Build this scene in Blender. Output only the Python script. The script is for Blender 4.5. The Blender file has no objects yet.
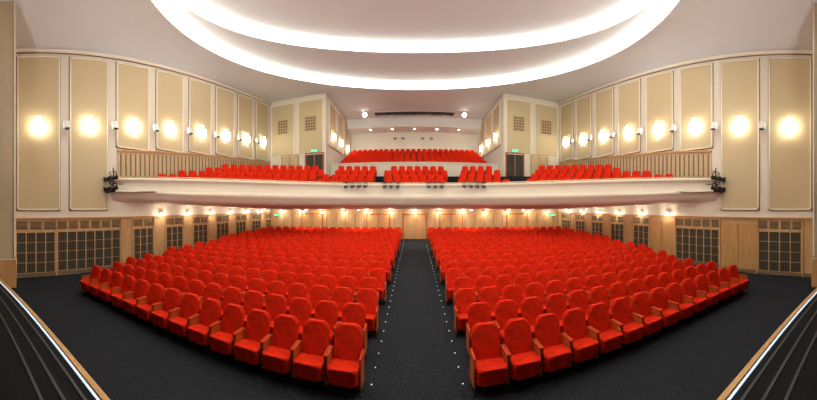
import bpy, bmesh, math, random
from mathutils import Vector, Matrix
random.seed(4)
SC=bpy.context.scene; COL=SC.collection
# ---------------------------------------------------------------- camera
F=275.0
cd=bpy.data.cameras.new('camera'); cam=bpy.data.objects.new('camera',cd); COL.objects.link(cam); SC.camera=cam
cd.type='PANO'; cd.panorama_type='CENTRAL_CYLINDRICAL'
cd.central_cylindrical_range_u_min=-408.5/F; cd.central_cylindrical_range_u_max=408.5/F
cd.central_cylindrical_range_v_min=-194/F; cd.central_cylindrical_range_v_max=206/F
cam.location=(-0.06,0,3.3); cam.rotation_euler=(math.pi/2,0,0.02)
cd.lens=12
SC.view_settings.view_transform='Standard'

# ---------------------------------------------------------------- materials
def nmat(name,col,rough=0.6,metal=0,noise=0.0,nscale=20,bump=0.0,bscale=200,spec=0.4,stretch=None,col2=None):
    m=bpy.data.materials.new(name); m.use_nodes=True; nt=m.node_tree; b=nt.nodes['Principled BSDF']
    b.inputs['Roughness'].default_value=rough; b.inputs['Metallic'].default_value=metal
    b.inputs['Specular IOR Level'].default_value=spec
    b.inputs['Base Color'].default_value=(*col,1)
    if noise or col2:
        tc=nt.nodes.new('ShaderNodeTexCoord'); mp=nt.nodes.new('ShaderNodeMapping'); nz=nt.nodes.new('ShaderNodeTexNoise')
        nt.links.new(tc.outputs['Object'],mp.inputs[0]); nt.links.new(mp.outputs[0],nz.inputs['Vector'])
        if stretch: mp.inputs['Scale'].default_value=stretch
        nz.inputs['Scale'].default_value=nscale; nz.inputs['Detail'].default_value=4
        cr=nt.nodes.new('ShaderNodeValToRGB'); nt.links.new(nz.outputs['Fac'],cr.inputs[0])
        c2=col2 or tuple(min(1,x*(1+noise)) for x in col); c1=tuple(x*(1-noise) for x in col)
        cr.color_ramp.elements[0].color=(*c1,1); cr.color_ramp.elements[1].color=(*c2,1)
        cr.color_ramp.elements[0].position=.3; cr.color_ramp.elements[1].position=.7
        nt.links.new(cr.outputs[0],b.inputs['Base Color'])
    if bump:
        nb=nt.nodes.new('ShaderNodeTexNoise'); nb.inputs['Scale'].default_value=bscale
        bp=nt.nodes.new('ShaderNodeBump'); bp.inputs['Strength'].default_value=bump; bp.inputs['Distance'].default_value=0.01
        nt.links.new(nb.outputs['Fac'],bp.inputs['Height']); nt.links.new(bp.outputs[0],b.inputs['Normal'])
    return m
def emat(name,col,s):
    m=bpy.data.materials.new(name); m.use_nodes=True; b=m.node_tree.nodes['Principled BSDF']
    b.inputs['Base Color'].default_value=(*col,1); b.inputs['Emission Color'].default_value=(*col,1); b.inputs['Emission Strength'].default_value=s
    return m
M_red=nmat('red_upholstery',(0.60,0.020,0.004),0.85,noise=.2,nscale=9,bump=.2,bscale=300,spec=.08)
M_owood=nmat('orange_beech_wood',(0.42,0.085,0.015),0.5,noise=.2,nscale=6,stretch=(1,6,1))
M_wood=nmat('panel_wood',(0.52,0.32,0.145),0.5,noise=.15,nscale=3,stretch=(4,4,.4))
M_wood2=nmat('door_wood',(0.52,0.28,0.105),0.45,noise=.15,nscale=3,stretch=(5,5,.4))
M_woodl=nmat('balcony_wood',(0.54,0.40,0.23),0.5,noise=.12,nscale=4,stretch=(4,4,.4))
M_grille=nmat('dark_grille_cloth',(0.045,0.04,0.028),0.8,noise=.3,nscale=40)
M_slot=nmat('brown_slot',(0.20,0.13,0.07),0.8)
M_plaster=nmat('cream_plaster',(0.72,0.665,0.545),0.85,noise=.02,nscale=2)
M_panel=nmat('beige_fabric_panel',(0.57,0.465,0.275),0.9,noise=.03,nscale=30,bump=.1)
M_pil=nmat('tan_pilaster_paint',(0.50,0.40,0.25),0.7,noise=.04,nscale=3)
M_mold=nmat('panel_moulding',(0.80,0.73,0.58),0.6)
M_ceil=nmat('white_ceiling_plaster',(0.64,0.67,0.66),0.9,noise=.015,nscale=1)
M_balc=nmat('balcony_plaster',(0.68,0.60,0.465),0.6,noise=.02,nscale=3)
M_carpet=nmat('charcoal_carpet',(0.018,0.020,0.024),0.95,noise=.7,nscale=30,bump=.5,bscale=150,spec=.1)
M_stage=nmat('black_stage_floor',(0.007,0.007,0.008),0.75,noise=.4,nscale=8,stretch=(.3,8,1),spec=.1)
M_black=nmat('black_metal',(0.015,0.015,0.016),0.5,metal=.3)
M_metal=nmat('brushed_metal',(0.4,0.4,0.4),0.4,metal=.9)
M_dmetal=nmat('dark_steel_track',(0.05,0.05,0.05),0.6,metal=.3)
M_brass=nmat('brass',(0.75,0.6,0.35),0.3,metal=.9)
M_white=nmat('white_paint',(0.75,0.75,0.72),0.5)
M_lens=nmat('lens_glass',(0.2,0.22,0.25),0.1)
M_curtain=nmat('black_curtain',(0.03,0.03,0.03),0.95)
E_cove=emat('cove_strip_light',(1,.97,.91),14)
E_sconce=emat('sconce_glass',(1,.94,.82),30)
E_down=emat('downlight_glass',(1,.93,.80),40)
E_aisle=emat('aisle_led',(.75,.88,1),1.4)
E_exit=emat('exit_sign_green',(.1,.9,.35),1.0)
E_strip=emat('stage_edge_strip',(.7,.85,1),.9)

# ---------------------------------------------------------------- mesh helper
class MB:
    def __init__(s,*mats): s.bm=bmesh.new(); s.mats=list(mats)
    def mi(s,m):
        if m not in s.mats: s.mats.append(m)
        return s.mats.index(m)
    def faces(s,vs,fs,m,smooth=False):
        bv=[s.bm.verts.new(v) for v in vs]; i=s.mi(m); out=[]
        for f in fs:
            try:
                q=s.bm.faces.new([bv[k] for k in f]); q.material_index=i; q.smooth=smooth; out.append(q)
            except ValueError: pass
        return out
    def box(s,c,d,m,rot=None,bevel=0):
        x,y,z=[k/2 for k in d]; R=rot or Matrix.Identity(3); c=Vector(c)
        vs=[c+R@Vector((a*x,b*y,e*z)) for a in(-1,1) for b in(-1,1) for e in(-1,1)]
        fs=[(0,1,3,2),(4,6,7,5),(0,4,5,1),(2,3,7,6),(0,2,6,4),(1,5,7,3)]
        q=s.faces(vs,fs,m)
        if bevel: s.bev(q,bevel)
    def bev(s,faces,w,seg=2):
        es=set(e for f in faces for e in f.edges)
        r=bmesh.ops.bevel(s.bm,geom=list(es),offset=w,segments=seg,affect='EDGES',clamp_overlap=True)
        for f in r['faces']: f.smooth=True
    def prism(s,outline,axisfn,m,bevel=0,smooth=False):
        n=len(outline)
        vs=[axisfn(u,v,0) for u,v in outline]+[axisfn(u,v,1) for u,v in outline]
        fs=[tuple(range(n))[::-1],tuple(range(n,2*n))]+[(i,(i+1)%n,n+(i+1)%n,n+i) for i in range(n)]
        q=s.faces(vs,fs,m,smooth)
        if bevel:
            es=[e for f in q[:2] for e in f.edges]
            r=bmesh.ops.bevel(s.bm,geom=list(set(es)),offset=bevel,segments=3,affect='EDGES',clamp_overlap=True)
            for f in r['faces']: f.smooth=True
    def cyl(s,a,b,r,m,n=12,r2=None,cap=True):
        a=Vector(a); b=Vector(b); d=(b-a).normalized(); r2=r if r2 is None else r2
        u=d.orthogonal().normalized(); w=d.cross(u)
        vs=[a+(u*math.cos(t)+w*math.sin(t))*r for t in [2*math.pi*i/n for i in range(n)]]
        vs+=[b+(u*math.cos(t)+w*math.sin(t))*r2 for t in [2*math.pi*i/n for i in range(n)]]
        fs=[(i,(i+1)%n,n+(i+1)%n,n+i) for i in range(n)]
        s.faces(vs,fs,m,True)
        if cap:
            s.faces(vs[:n],[tuple(range(n))[::-1]],m); s.faces(vs[n:],[tuple(range(n))],m)
    def loft(s,rows,m,smooth=False,closed=False):
        n=len(rows[0]); vs=[p for r in rows for p in r]; fs=[]
        for i in range(len(rows)-1+(1 if closed else 0)):
            j=(i+1)%len(rows)
            for k in range(n-1): fs.append((i*n+k,i*n+k+1,j*n+k+1,j*n+k))
        s.faces(vs,fs,m,smooth)
    def mesh(s,name):
        bmesh.ops.recalc_face_normals(s.bm,faces=s.bm.faces)
        me=bpy.data.meshes.new(name); s.bm.to_mesh(me); s.bm.free()
        for m in s.mats: me.materials.append(m)
        return me
    def obj(s,name,loc=(0,0,0),rotz=0,parent=None):
        return inst(s.mesh(name),name,loc,rotz,parent)
def inst(me,name,loc=(0,0,0),rotz=0,parent=None):
    o=bpy.data.objects.new(name,me); COL.objects.link(o); o.location=loc; o.rotation_euler=(0,0,rotz)
    if parent: o.parent=parent
    return o
def empty(name,loc=(0,0,0)):
    o=bpy.data.objects.new(name,None); COL.objects.link(o); o.location=loc; o.empty_display_size=.2; return o
def light(name,kind,loc,power,col=(1,.93,.81),rad=.05,parent=None,target=None,spot=60,blend=.8):
    l=bpy.data.lights.new(name,kind); l.energy=power; l.color=col; l.shadow_soft_size=rad
    if kind=='SPOT': l.spot_size=math.radians(spot); l.spot_blend=blend
    o=bpy.data.objects.new(name,l); COL.objects.link(o); o.location=loc
    if target is not None: o.rotation_euler=(Vector(target)-Vector(loc)).to_track_quat('-Z','Y').to_euler()
    if parent: o.parent=parent
    return o

XW=12.6; YR=21.8; YB=31.0; XR=7.3
def zs(Y): return 10.35+.11*max(min(Y,YR),-1)
def zf(Y): return 0 if Y<4 else min(.68,(Y-4)*.037)

# ---------------------------------------------------------------- room shell
b=MB(); rows=[]
for Y in [-1.0,1.3,4,8,12,16,20,YR,23]:
    rows.append([Vector((x,Y,zf(Y))) for x in (-XW,-6,0,6,XW)])
b.loft(rows,M_carpet); b.obj('floor')
for s,n in ((-1,'left'),(1,'right')):
    b=MB(); rows=[]
    for Y in [-1,1,3,6,10,14,18,YR]:
        rows.append([Vector((s*XW,Y,-.05)),Vector((s*XW,Y,3)),Vector((s*XW,Y,zs(Y)+.02))])
    b.loft(rows,M_plaster)
    b.loft([[p+Vector((s*.2,0,0)) for p in r] for r in rows],M_plaster)
    b.obj('wall_'+n)
# ground rear wall
b=MB(); b.box((0,YR+.1,1.5),(2*XW,.2,3.1),M_wood); 
for i in range(-15,16):
    if abs(i*.8)<XW-.2: b.box((i*.8,YR-.01,1.6),(.03,.02,2.1),M_slot)
b.box((0,YR-.02,2.68),(2*XW,.06,.07),M_wood2)
b.obj('wall_rear')
for k,x in enumerate((-8.5,-2.9,0.0,2.9,8.5)):
    b=MB()
    for s in (-1,1):
        b.box((x+s*.45,YR-.06,.66+.98),(.86,.05,1.9),M_wood2,bevel=.01)
        b.box((x+s*.1,YR-.1,.66+1.0),(.03,.03,.4),M_metal)
        b.box((x+s*.92,YR-.06,.66+1.0),(.08,.08,2.0),M_owood)
    b.box((x,YR-.06,.66+1.98),(1.92,.08,.08),M_owood)
    b.obj('door_%d'%(k+1))
# upper facing walls and recess walls
for s,n in ((-1,'left'),(1,'right')):
    b=MB()
    cx=s*(XW+XR)/2
    b.box((cx,YR+.1,8.2),(XW-XR,.2,9.2),M_plaster)
    b.obj('wall_upper_'+n)
    b=MB()
    b.box((s*(XR+.1),(YR+.2+YB)/2,8.4),(.2,YB-YR-.2,8.9),M_plaster)
    b.obj('wall_gallery_'+n)
b=MB(); b.box((0,YB+.1,8.6),(2*XR+.4,.2,8.6),M_plaster)
b.obj('wall_gallery_rear')
for k,x in enumerate((-2.2,-1.3,.9,1.9)):
    b=MB(); b.box((x,YB-.05,10.9),(.5,.06,.38),M_white); b.box((x,YB-.09,10.9),(.38,.03,.26),M_lens); b.obj('window_%d'%(k+1))
# ceiling
def ell(cy,a,bb,z,t,sc=1): return Vector((a*sc*math.cos(t),cy+bb*sc*math.sin(t),z))
CY,A1,B1,Z1=11.5,11.2,10.5,12.6
bd=[(-XW,-1),(XW,-1),(XW,YR),(XR,YR),(XR,YB),(-XR,YB),(-XR,YR),(-XW,YR)]
def ray(dx,dy):
    best=None
    for i in range(len(bd)):
        (x1,y1),(x2,y2)=bd[i],bd[(i+1)%len(bd)]
        y1-=CY;y2-=CY; ex,ey=x2-x1,y2-y1; den=dx*ey-dy*ex
        if abs(den)<1e-9: continue
        t=(x1*ey-y1*ex)/den; u=(x1*dy-y1*dx)/den
        if t>0 and -1e-6<=u<=1+1e-6 and (best is None or t<best): best=t
    return best
angs=[2*math.pi*i/240 for i in range(240)]+[math.atan2(y-CY,x)%(2*math.pi) for x,y in bd]
angs=sorted(set(round(a,7) for a in angs))
b=MB(); rows=[]
for th in angs:
    dx,dy=math.cos(th),math.sin(th)
    re=1/math.sqrt((dx/A1)**2+(dy/B1)**2); rb=ray(dx,dy)
    bx,by=dx*rb,CY+dy*rb
    if by>YR+.01: zb=12.72
    elif abs(bx)>XW-.01: zb=zs(by)
    elif by<0: zb=10.24
    else: zb=12.74
    r=[]
    for k in range(9):
        t=k/8; rr=re+(rb-re)*t
        r.append(Vector((dx*rr,CY+dy*rr,Z1+(zb-Z1)*t**1.8)))
    rows.append(r)
b.loft(rows,M_ceil,smooth=True,closed=True)
N=144; T=[2*math.pi*i/N for i in range(N)]
CY2,A2,B2,Z2,Z3=9.4,10.0,8.1,13.05,13.5
b.loft([[ell(CY,A1,B1,Z1,t),ell(CY,A1,B1,Z2,t)] for t in T],M_ceil,True,True)
b.loft([[ell(CY,A1,B1,Z2,t),(ell(CY,A1,B1,Z2,t)+ell(CY2,A2,B2,Z2,t))/2,ell(CY2,A2,B2,Z2,t)] for t in T],M_ceil,False,True)
b.loft([[ell(CY2,A2,B2,Z2,t),ell(CY2,A2,B2,Z3,t)] for t in T],M_ceil,True,True)
b.loft([[ell(CY2,A2,B2,Z3,t),ell(CY2,A2,B2,Z3,t,.5),ell(CY2,A2,B2,Z3,t,.02)] for t in T],M_ceil,False,True)
b.obj('ceiling')
def tube_ring(name,cy,a,bb,z,r,m):
    b=MB(); rows=[]
    for t in T:
        c=ell(cy,a,bb,z,t); nrm=Vector((math.cos(t)/a,math.sin(t)/bb,0)).normalized()
        rows.append([c+nrm*(r*math.cos(p))+Vector((0,0,r*math.sin(p))) for p in [2*math.pi*k/8 for k in range(9)]])
    b.loft(rows,m,True,True); return b.obj(name)
tube_ring('cove_light_strip',CY,A1-.12,B1-.12,Z1+.10,.07,E_cove)
tube_ring('cove_light_strip',CY2,A2-.12,B2-.12,Z2+.10,.055,E_cove)
# ceiling slot with projectors, soffit
b=MB(); b.box((0,27.5,12.66),(8.2,1.1,.14),M_white); b.box((0,27.5,12.58),(8.0,.9,.03),M_black)
for i in range(9):
    x=-3.6+i*.9; b.cyl((x,27.4,12.58),(x,27.25,12.38),.12,M_black,10); b.cyl((x,27.24,12.37),(x,27.2,12.33),.1,M_lens,10)
b.obj('ceiling_lighting_slot')
for x in (-4.9,4.9):
    e=empty('ceiling_spotlight',(x,27.0,12.6))
    b=MB(); b.cyl((0,0,.1),(0,0,-.12),.05,M_metal,8); b.cyl((0,0,-.1),(0,-.25,-.3),.2,M_white,14,r2=.24); b.cyl((0,-.26,-.305),(0,-.27,-.315),.2,E_down,14); b.obj('lamp',parent=e)
b=MB(); b.box((0,30,12.2),(2*XR,2,1.1),M_white); b.box((0,28.98,11.7),(2*XR,.05,.08),M_mold)
b.obj('ceiling_soffit')
for i in range(5):
    x=-4.8+i*2.4
    b=MB(); b.cyl((x,29.6,11.66),(x,29.6,11.6),.16,M_white,14); b.cyl((x,29.6,11.6),(x,29.6,11.59),.12,E_down,14); b.obj('underbalcony_fill_lamp')
    light('gallery_light','SPOT',(x,29.6,11.5),130,target=(x,29.0,8),spot=130)

# ---------------------------------------------------------------- proscenium and stage
for s in (-1,1):
    b=MB(); b.box((s*11.79,.25,6.0),(1.56,2.16,11.9),M_pil)
    b.box((s*11.76,.27,.6),(1.6,2.24,1.16),M_wood2,bevel=.02)
    b.box((s*11.02,1.30,6.6),(.12,.1,10.7),M_mold,bevel=.02)
    b.obj('proscenium_pilaster')
b=MB(); b.box((0,-1.1,11.2),(2*XW+.4,.4,2.4),M_plaster); b.obj('wall_proscenium_header')
def ye(x): return 1.46-.0138*x*x
xs=[-10.9+21.8*i/60 for i in range(61)]; ZS=1.1
b=MB()
b.loft([[Vector((x,-8,ZS)),Vector((x,-2,ZS)),Vector((x,ye(x)-.02,ZS))] for x in xs],M_stage)
b.loft([[Vector((x,ye(x)-.02,ZS)),Vector((x,ye(x)-.02,-.02))] for x in xs],M_wood2)
b.loft([[Vector((x,ye(x)+d,z)) for d,z in ((-.03,ZS),(-.03,ZS+.02),(.03,ZS+.02),(.05,ZS+.01),(.05,ZS-.12),(0,ZS-.12))] for x in xs],M_wood2)
b.loft([[Vector((x,ye(x)+d,ZS+z)) for d,z in ((-.08,.0),(-.08,.02),(-.06,.02),(-.06,.0))] for x in xs],E_strip)
for dd in (.2,.42,.66):
    b.loft([[Vector((x,ye(x)+d-dd,ZS+z)) for d,z in ((-.02,.0),(-.02,.012),(.02,.012),(.02,0))] for x in xs],M_dmetal)
b.obj('stage_floor')
b=MB(); b.box((0,-8.1,6),(24,.2,12.4),M_curtain); b.obj('wall_stage_back')
for s in (-1,1):
    b=MB(); b.box((s*11.9,-4.6,6),(.2,6.9,12.4),M_curtain); b.obj('wall_stage_'+('left' if s<0 else 'right'))
b=MB(); b.box((0,-4.7,12.3),(24,7.0,.2),M_curtain); b.obj('ceiling_stage')

# ---------------------------------------------------------------- wall panels, sconces, speakers
def side(s,Y,z,d=0): return Vector((s*(XW-d),Y,z))
for s in (-1,1):
    for k in range(8):
        yc=2.62+2.53*k; hw=.98
        zb=3.15 if k<2 else 5.80+.075*yc
        yl,yh=yc-hw,yc+hw
        b=MB()
        out=[(yl,zb),(yh,zb),(yh,zs(yh)-.42),(yl,zs(yl)-.42)]
        b.prism(out,lambda u,v,t:side(s,u,v,.0+.05*t),M_panel)
        for i in range(4):
            p=Vector(out[i]); q=Vector(out[(i+1)%4]); d=(q-p); L=d.length; d.normalize(); nn=Vector((-d.y,d.x))
            w=.045; P=p-d*w; Q=q+d*w
            o4=[P-nn*w,Q-nn*w,Q+nn*w*.6,P+nn*w*.6]
            b.prism([(v.x,v.y) for v in o4],lambda u,v,t:side(s,u,v,.08*t),M_mold)
            P=p-d*w; Q=q+d*w
            o4=[P-nn*(w+.035),Q-nn*(w+.035),Q-nn*w,P-nn*w]
            b.prism([(v.x,v.y) for v in o4],lambda u,v,t:side(s,u,v,.03*t),M_slot)
        b.obj('acoustic_panel')
        zc=6.7+.105*yc
        e=empty('wall_sconce',side(s,yc,zc,.05))
        b=MB(); i=-s
        b.box((i*.03,0,0),(.05,.16,.46),M_brass,bevel=.01)
        b.cyl((i*.05,0,0),(i*.2,0,0),.025,M_brass,8)
        b.cyl((i*.2,-.2,0),(i*.2,.2,0),.02,M_brass,8)
        for yy in (-.2,0,.2):
            h=.42 if yy==0 else .22
            b.cyl((i*.2,yy,-h),(i*.2,yy,h),.04,E_sconce,10)
            b.cyl((i*.2,yy,-h-.04),(i*.2,yy,-h),.02,M_brass,8,r2=.04)
            b.cyl((i*.2,yy,h),(i*.2,yy,h+.04),.04,M_brass,8,r2=.02)
        b.obj('lamp_body',parent=e)
        light('sconce_light','POINT',(i*.6,0,0),6,rad=.06,parent=e)
        if k<7:
            ys=yc+1.265; z0=zc+.1
            b=MB(); b.cyl((0,0,0),(-s*.28,0,0),.03,M_metal,8)
            R=Matrix.Rotation(s*math.radians(15),3,'Y')
            b.box((-s*.36,-.02,-.02),(.26,.26,.40),M_white,rot=R,bevel=.02)
            b.box((-s*.45,-.02,-.08),(.1,.2,.3),M_dmetal,rot=R)
            b.obj('wall_loudspeaker',loc=side(s,ys,z0,.0))
    b=MB()
    b.loft([[side(s,Y,zs(Y)-.20,.0),side(s,Y,zs(Y)-.20,.06),side(s,Y,zs(Y)-.14,.10),side(s,Y,zs(Y)-.06,.10),side(s,Y,zs(Y)-.03,.0)] for Y in (1.4,6,11,16,YR)],M_mold)
    b.loft([[side(s,Y,zs(Y)-.23,.0),side(s,Y,zs(Y)-.23,.04),side(s,Y,zs(Y)-.20,.04)] for Y in (1.4,6,11,16,YR)],M_slot)
    b.obj('trim_%d'%(5 if s<0 else 6))
for s in (-1,1):
    for xc in (8.65,11.3):
        b=MB(); x0=s*xc; hw=1.12
        b.box((x0,YR-.03,10.0),(2*hw,.05,4.6),M_panel)
        for dx in (-hw,hw): b.box((x0+dx,YR-.05,10.0),(.09,.09,4.7),M_mold)
        for dz in (-2.3,2.3): b.box((x0,YR-.05,10+dz),(2*hw,.09,.09),M_mold)
        b.box((x0,YR-.06,10.3),(1.15,.03,1.35),M_woodl)
        for i in range(4):
            for j in range(5):
                b.box((x0-.36+i*.24,YR-.08,10.3-.48+j*.24),(.17,.03,.17),M_slot)
        b.obj('acoustic_panel')
    b=MB(); b.box((s*8.3,YR-.04,6.65),(1.5,.06,2.1),M_grille); b.box((s*8.3,YR-.06,7.75),(1.7,.1,.1),M_owood)
    for d in (-.8,.8): b.box((s*8.3+d,YR-.06,6.65),(.1,.1,2.2),M_owood)
    b.box((s*8.3,YR-.08,6.6),(.04,.05,2.0),M_wood2)
    b.obj('door_%d'%(6 if s<0 else 7))
    b=MB(); b.box((s*10.6,YR-.04,6.65),(1.6,.06,2.1),M_woodl); 
    for d in (-.8,0,.8): b.box((s*10.6+d,YR-.06,6.65),(.08,.1,2.2),M_wood2)
    b.box((s*10.6,YR-.06,7.75),(1.7,.1,.1),M_wood2)
    b.obj('door_%d'%(8 if s<0 else 9))
    b=MB(); b.box((s*8.3,YR-.06,7.98),(.62,.08,.26),M_black); b.box((s*8.3,YR-.11,7.98),(.56,.03,.2),E_exit); b.obj('exit_sign')
    for k in range(3):
        yc=23.6+2.6*k
        b=MB(); b.box((s*(XR-.04),yc,10.4),(.05,2.0,3.6),M_panel)
        for d in (-1,1): b.box((s*(XR-.06),yc+d,10.4),(.1,.08,3.7),M_mold)
        for d in (-1.8,1.8): b.box((s*(XR-.06),yc,10.4+d),(.1,2.08,.08),M_mold)
        b.obj('acoustic_panel')
        e=empty('wall_sconce',(s*(XR-.065),yc,9.5))
        b=MB(); i=-s; b.box((i*.03,0,0),(.05,.18,.4),M_brass); b.cyl((i*.05,0,0),(i*.18,0,0),.025,M_brass,8)
        for yy in (-.12,.12): b.cyl((i*.18,yy,-.25),(i*.18,yy,.25),.05,E_sconce,8)
        b.obj('lamp_body',parent=e)
        light('sconce_light','POINT',(i*.5,0,0),9,rad=.06,parent=e)

# ---------------------------------------------------------------- wainscot with grilles
def wains(s,segs,name):
    b=MB(); n0,n1=1.4,YR-.1
    b.prism([(n0,0),(n1,zf(n1)),(n1,2.7),(n0,2.7)],lambda u,v,t:side(s,u,v,.06*t),M_wood)
    b.box((s*(XW-.06),(n0+n1)/2,2.72),(.14,n1-n0,.07),M_wood2)
    b.prism([(n0,0),(n1,zf(n1)),(n1,zf(n1)+.16),(n0,.16)],lambda u,v,t:side(s,u,v,.09*t),M_slot)
    for y0,y1,kind in segs:
        z0=zf((y0+y1)/2)+.22; w=y1-y0
        if kind=='g':
            b.box((s*(XW-.06),(y0+y1)/2,(z0+2.08)/2),(.04,w-.12,2.08-z0),M_grille)
            nb=max(2,round(w/.5))
            for i in range(nb+1):
                b.box((s*(XW-.085),y0+.06+(w-.12)*i/nb,(z0+2.08)/2),(.05,.05,2.08-z0),M_wood)
            for i in range(nb*4+1):
                b.box((s*(XW-.078),y0+.06+(w-.12)*i/(nb*4),(z0+2.08)/2),(.03,.010,2.08-z0),M_slot)
            for j in range(5):
                b.box((s*(XW-.08),(y0+y1)/2,z0+(2.08-z0)*j/4),(.04,w-.12,.018),M_wood)
            ns=max(1,round(w/.6))
            for i in range(ns):
                b.box((s*(XW-.07),y0+w*(i+.5)/ns,2.4),(.03,w/ns-.14,.34),M_grille)
                for q in range(1,6): b.box((s*(XW-.085),y0+w*(i+.5)/ns,2.4-.17+q*.057),(.03,w/ns-.14,.018),M_wood)
        elif kind=='d':
            b.box((s*(XW-.07),(y0+y1)/2,(z0+2.5)/2-.05),(.05,w-.1,2.5-z0),M_wood2)
            b.box((s*(XW-.1),(y0+y1)/2,(z0+2.5)/2),(.02,.02,2.4-z0),M_slot)
        b.box((s*(XW-.09),y1,(z0+2.68)/2-.1),(.07,.07,2.68-z0+.2),M_wood2)
    return b.obj(name)
sl=[(1.5,3.45,'g'),(3.45,6.9,'g'),(6.9,7.6,'p')]; y=7.6
while y<21: sl.append((y,min(y+1.4,YR),'g')); sl.append((y+1.4,y+2.2,'p')); y+=2.2
wains(-1,sl,'trim_1')
sr=[(1.5,2.0,'p'),(2.0,4.2,'g'),(4.2,6.2,'d'),(6.2,9.0,'g'),(9.0,10.9,'d')]; y=10.9
while y<21: sr.append((y,min(y+1.4,YR),'g')); sr.append((y+1.4,y+2.2,'p')); y+=2.2
wains(1,sr,'trim_2')
for s in (-1,1):
    b=MB(); n0,n1=6.7,YR-.15
    b.prism([(n0,4.1),(n1,4.6),(n1,5.62+.075*n1),(n0,5.62+.075*n0)],lambda u,v,t:side(s,u,v,.05*t),M_woodl)
    b.prism([(n0,5.6+.075*n0),(n1,5.6+.075*n1),(n1,5.7+.075*n1),(n0,5.7+.075*n0)],lambda u,v,t:side(s,u,v,.1*t),M_wood2)
    y=n0+.2
    while y<n1-.3:
        zt=5.5+.075*y; b.box((s*(XW-.055),y,(zt+4.5)/2),(.03,.07,zt-4.5),M_slot); y+=.3
    b.obj('trim_%d'%(3 if s<0 else 4))

# ---------------------------------------------------------------- balcony
XC=XW-.02
def bf(X): return 18-11.7*(abs(X)/XW)**2.4
def bt(X):
    d=-2.4*11.7/XW*(abs(X)/XW)**1.4*(1 if X>0 else -1); return math.atan(d)
def bp(X,off,z):
    a=bt(X); nx,ny=-math.sin(a),math.cos(a)
    return Vector((max(-XC,min(XC,X+nx*off)),bf(X)+ny*off,z))
XS=[-XC+2*XC*i/96 for i in range(97)]
b=MB(); rows=[]
for X in XS:
    q=(abs(X)/XW)**6*.3
    pr=[(.22,3.9),(.22,4.68),(.20,4.74),(-.06,4.74),(-.10,4.70),(-.10,4.60),(-.03,4.55),(0,4.5),(0,4.06),(-.05,4.02),(-.12,3.96),(-.14,3.86),(-.12,3.76),(-.04,3.68),(.03,3.56),(.12,3.42),(.28,3.3),(.5,3.25)]
    rows.append([bp(X,o,z+(q if z<3.9 else 0)) for o,z in pr]+[Vector((X,YR-.08,2.98))])
b.loft(rows,M_balc,True)
rows=[[bp(X,o,z) for o,z in ((.05,4.78),(.05,4.83),(.13,4.83),(.13,4.78),(.05,4.78))] for X in XS]
b.loft(rows,M_brass)
b.obj('balcony_parapet')
BZ=4.12
def rise(X): return .46-.16*(abs(X)/XW)**2
b=MB(); rows=[]
XB=[-XC+2*XC*i/126 for i in range(127)]
for X in XB:
    r=[]
    for i in range(4):
        z=BZ+i*rise(X); r+=[bp(X,.25+.95*i,z),bp(X,.25+.95*(i+1),z)]
    z=BZ+3.4*rise(X); p=r[-1].copy(); r.append(Vector((p.x,p.y,z)))
    ye2=23.1 if abs(p.x)<XR-.02 else YR-.02
    zz=5.5
    r.append(Vector((p.x,max(p.y+.02,(p.y+ye2)/2),(z+zz)/2+.1))); r.append(Vector((p.x,max(ye2,p.y+.03),zz)))
    rows.append(r)
b.loft(rows,M_carpet); b.obj('floor_balcony')
b=MB(); b.box((0,23.2,6.2),(2*XR-.04,.18,1.5),M_balc); b.box((0,23.16,6.97),(2*XR-.04,.28,.06),M_mold,bevel=.01); b.obj('gallery_parapet')
b=MB()
for j in range(9):
    b.box((0,23.3+.85*j+.425,5.3+(.95+.33*j)/2),(2*XR,.85,.95+.33*j),M_carpet)
b.obj('floor_gallery')

# ---------------------------------------------------------------- theatre seat mesh
def rrect(w,h,r,n=5,rb=None):
    rb=r if rb is None else rb; pts=[]
    for cx,cy,a0,rr in ((w/2-r,h-r,0,r),(-w/2+r,h-r,90,r),(-w/2+rb,rb,180,rb),(w/2-rb,rb,270,rb)):
        for i in range(n+1):
            a=math.radians(a0+90*i/n); pts.append((cx+rr*math.cos(a),cy+rr*math.sin(a)))
    return pts
def seat_mesh(name):
    b=MB(M_red,M_owood,M_black)
    W=.50
    def backf(y0,th,zb=.36,tilt=math.radians(12)):
        return lambda u,v,t:Vector((u*(1-.05*(v/.6)),y0+th*t+math.sin(tilt)*v-.02*math.cos(u*5),zb+math.cos(tilt)*v))
    b.prism(rrect(W,.62,.12,6,.04),backf(.08,.10),M_red,bevel=.03)
    b.prism(rrect(W-.03,.53,.09,6,.03),backf(.18,.02,.40),M_owood)
    tilt=math.radians(10)
    def seatf(u,v,t):
        z=.15+.29*t; y=.16-v
        return Vector((u*(1 if t else .94),y*math.cos(tilt)+(.07 if not t else 0),z+(-y)*math.sin(tilt)*.9))
    b.prism(rrect(W,.52,.08,5,.03),seatf,M_red,bevel=.045)
    for s in (-1,1):
        x=s*.272
        b.box((x,-.05,.60),(.042,.36,.035),M_owood,bevel=.012)
        out=[(-.16,.10),(.16,.10),(.20,.58),(-.20,.58),(-.22,.50),(-.17,.30)]
        b.prism(out,lambda u,v,t:Vector((x+(t-.5)*.022,u,v)),M_owood)
        b.box((x,0,.06),(.03,.10,.12),M_black); b.box((x,0,.012),(.04,.34,.024),M_black)
    return b.mesh(name)
SEAT=seat_mesh('theatre_seat')
def row(parent_loc,seats,sc=1.0):
    e=empty('theatre_seat_row',parent_loc); L=Vector(parent_loc)
    for k,(p,a) in enumerate(seats):
        o=inst(SEAT,'seat_%d'%(k+1),Vector(p)-L,a,e); o.scale=(sc,sc,sc)
AX=.95
PR=1.0; PITCH=.635; CV=.0095
aisle=[]
nrow=17
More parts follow.
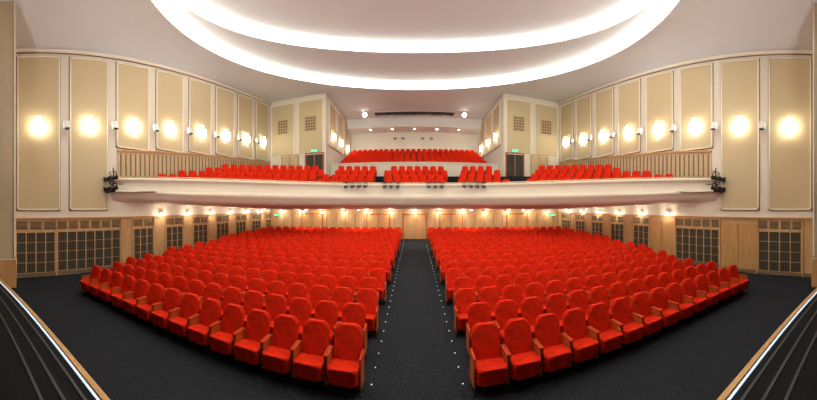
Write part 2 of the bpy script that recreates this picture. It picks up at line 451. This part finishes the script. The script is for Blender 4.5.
for i in range(nrow):
    Y0=4.80+PR*i
    xmax=9.8+.2*max(0,Y0-4.8); xmax=min(xmax,11.9)
    for s in (-1,1):
        L=[]; x=AX+PITCH/2+(.12 if i%2 else 0)
        while x<xmax-.25+(.35 if s<0 else 0)*(i<8):
            a=math.atan(-2*CV*x*s); Y=Y0-CV*x*x; L.append(((s*x,Y,zf(Y)),a)); x+=PITCH*math.cos(a)
        row(L[0][0],L,1.08)
    aisle.append(Y0)
PITCH=.59
for i in range(4):
    for (xa,xb) in ((-12.3,-6.5),(-6.05,-2.75),(-2.25,2.3),(2.8,6.05),(6.5,12.3)):
        L=[]; X=xa+.1
        if i: X=max(X,-12.4)
        while X<xb+1.5:
            off=.25+.95*i+.5; p=bp(X,off,BZ+i*rise(X))
            if abs(p.x)<XW-.3 and xa+.05<=p.x<=xb-.1: L.append((tuple(p),bt(X)))
            dx=.02; acc=0; pp=bp(X,off,0)
            while acc<PITCH+.005 and X<xb+2:
                X+=dx; q=bp(X,off,0); acc=(q-pp).length
        if L: row(L[0][0],L)
for j in range(8):
    Y=23.3+.85*j+.45; z=5.3+.95+.33*j
    L=[]; x=-6.9+PITCH/2
    while x<6.9-PITCH/2+.01: L.append(((x,Y,z),0)); x+=PITCH
    row(L[0][0],L)

# aisle step lights
b=MB()
for Y0 in aisle:
    for s in (-1,1):
        for dy in (-.35,.15):
            x=s*(AX-.12); z=zf(Y0+dy)
            b.cyl((x,Y0+dy,z-.01),(x,Y0+dy,z+.012),.022,M_dmetal,10); b.cyl((x,Y0+dy,z+.012),(x,Y0+dy,z+.018),.012,E_aisle,8)
b.obj('aisle_step_lights')

# under-balcony wall lights
for k in range(13):
    x=-11.4+k*1.9
    e=empty('wall_downlight',(x,YR-.01,2.84))
    b=MB(); b.box((0,-.03,0),(.2,.06,.1),M_brass); b.cyl((0,-.16,-.02),(0,-.16,.06),.11,M_white,12); b.cyl((0,-.16,-.05),(0,-.16,-.02),.10,E_down,12); b.obj('lamp',parent=e)
    light('downlight_bulb','POINT',(0,-.45,-.1),26,col=(1,.92,.78),rad=.04,parent=e)
for s in (-1,1):
    for k in range(6):
        y=9.5+k*2.1
        e=empty('wall_downlight',(s*(XW-.01),y,2.9))
        b=MB(); b.box((-s*.03,0,0),(.06,.2,.1),M_brass); b.cyl((-s*.16,0,-.02),(-s*.16,0,.06),.11,M_white,12); b.cyl((-s*.16,0,-.05),(-s*.16,0,-.02),.10,E_down,12); b.obj('lamp',parent=e)
        light('downlight_bulb','POINT',(-s*.45,0,-.1),20,col=(1,.92,.78),rad=.04,parent=e)
for x in (-11.9,11.9):
    b=MB(); b.box((x,YR-.12,2.5),(.5,.06,.2),M_black); b.box((x,YR-.16,2.5),(.46,.02,.16),E_exit); b.obj('exit_sign')
for k in range(5):  # unseen lamps in the underside, added as fill below the balcony
    x=-8+k*4.0; y=19.2
    b=MB(); b.cyl((x,y,3.06),(x,y,3.0),.12,M_white,12); b.cyl((x,y,3.0),(x,y,2.99),.08,E_down,12); b.obj('underbalcony_fill_lamp')
    light('underbalcony_fill_light','SPOT',(x,y,2.95),210,col=(1,.93,.8),target=(x,y+1.2,0),spot=150,rad=.1)

# ---------------------------------------------------------------- stage spotlights on balcony
def spot_mesh():
    b=MB(M_black)
    b.cyl((0,.12,-.0),(0,-.20,-.06),.11,M_black,14,r2=.09); b.cyl((0,-.20,-.06),(0,-.30,-.08),.09,M_black,14,r2=.13,cap=False)
    b.cyl((0,-.21,-.062),(0,-.22,-.064),.085,M_lens,14)
    for s in (-1,1): b.box((s*.14,0,.08),(.015,.05,.26),M_black)
    b.box((0,0,.21),(.29,.05,.015),M_black); b.cyl((0,0,.2),(0,0,.32),.02,M_black,8)
    return b.mesh('spot_body')
SP=spot_mesh()
for xc,n in ((-3.7,4),(-1.5,3),(1.3,3),(3.7,4)):
    y0=bf(xc)-.38
    e=empty('spotlight_bar',(xc,y0,4.80))
    b=MB(); L=n*.42
    b.cyl((-L/2,0,0),(L/2,0,0),.025,M_black,8)
    for s in (-1,1): b.box((s*L*.35,.24,0),(.03,.55,.03),M_black)
    b.obj('bar',parent=e)
    for k in range(n):
        o=inst(SP,'spotlight_%d'%(k+1),(-L/2+.2+k*.42,0,-.24),0,e); o.scale=(.8,.8,.8)
for s in (-1,1):
    e=empty('spotlight_bar',(s*12.15,6.25,4.2))
    b=MB(); b.cyl((0,0,-.2),(0,0,1.0),.03,M_black,8); b.cyl((-.35,0,.3),(.35,0,.3),.02,M_black,8); b.cyl((-.35,0,.8),(.35,0,.8),.02,M_black,8); b.box((0,.25,.2),(.04,.6,.04),M_black); b.obj('stand',parent=e)
    for k,(dx,dz) in enumerate(((-.28,.5),(.28,.5),(-.28,0),(.28,0),(0,-.1))): inst(SP,'spotlight_%d'%(k+1),(dx,-.05,dz),0,e)

# ---------------------------------------------------------------- added fill lamps, out of view
for x in (-8,-3,3,8):  # wash lamps added out of view to brighten seat fronts and hall
    e=empty('added_wash_light',(x,-.7,9.7))
    b=MB(); b.box((0,0,0),(.5,.35,.4),M_black,bevel=.02); b.cyl((0,0,.1),(0,0,.6),.03,M_black,8); b.box((0,.18,-.02),(.42,.02,.32),M_lens); b.obj('lamp',parent=e)
    light('wash_fill_bulb','SPOT',(x,-.45,9.6),750,col=(1,.96,.89),target=(x*.9,15,6.5),spot=110,rad=.2)
for x in (-6,-2,2,6):  # invented ceiling lamps above the view, added as fill from overhead
    for y in (4.5,8.8):
        z=Z3
        b=MB(); b.cyl((x,y,z+.02),(x,y,z-.04),.2,M_white,16); b.cyl((x,y,z-.04),(x,y,z-.05),.15,E_down,14); b.obj('underbalcony_fill_lamp')
        light('house_fill_light','SPOT',(x,y,z-.15),470,col=(1,.96,.89),target=(x*1.1,y+2,0),spot=140,rad=.1)
for x in (-6,0,6):  # floods added behind the camera to lift the ceiling and walls
    e=empty('added_floor_flood',(x,-2.5,1.1))
    b=MB(); b.box((0,0,.02),(.4,.3,.04),M_black); b.box((0,0,.35),(.5,.25,.4),M_black,bevel=.02)
    for s in (-1,1): b.box((s*.27,0,.2),(.02,.06,.4),M_black)
    b.box((0,.13,.35),(.42,.02,.32),M_lens); b.obj('lamp',parent=e)
    light('flood_fill_bulb','SPOT',(x,-2.3,1.6),1700,col=(.99,.99,1),target=(x,9,12),spot=105,rad=.25)
w=bpy.data.worlds.new('world'); SC.world=w; w.use_nodes=True
w.node_tree.nodes['Background'].inputs[0].default_value=(1,.95,.9,1); w.node_tree.nodes['Background'].inputs[1].default_value=.3
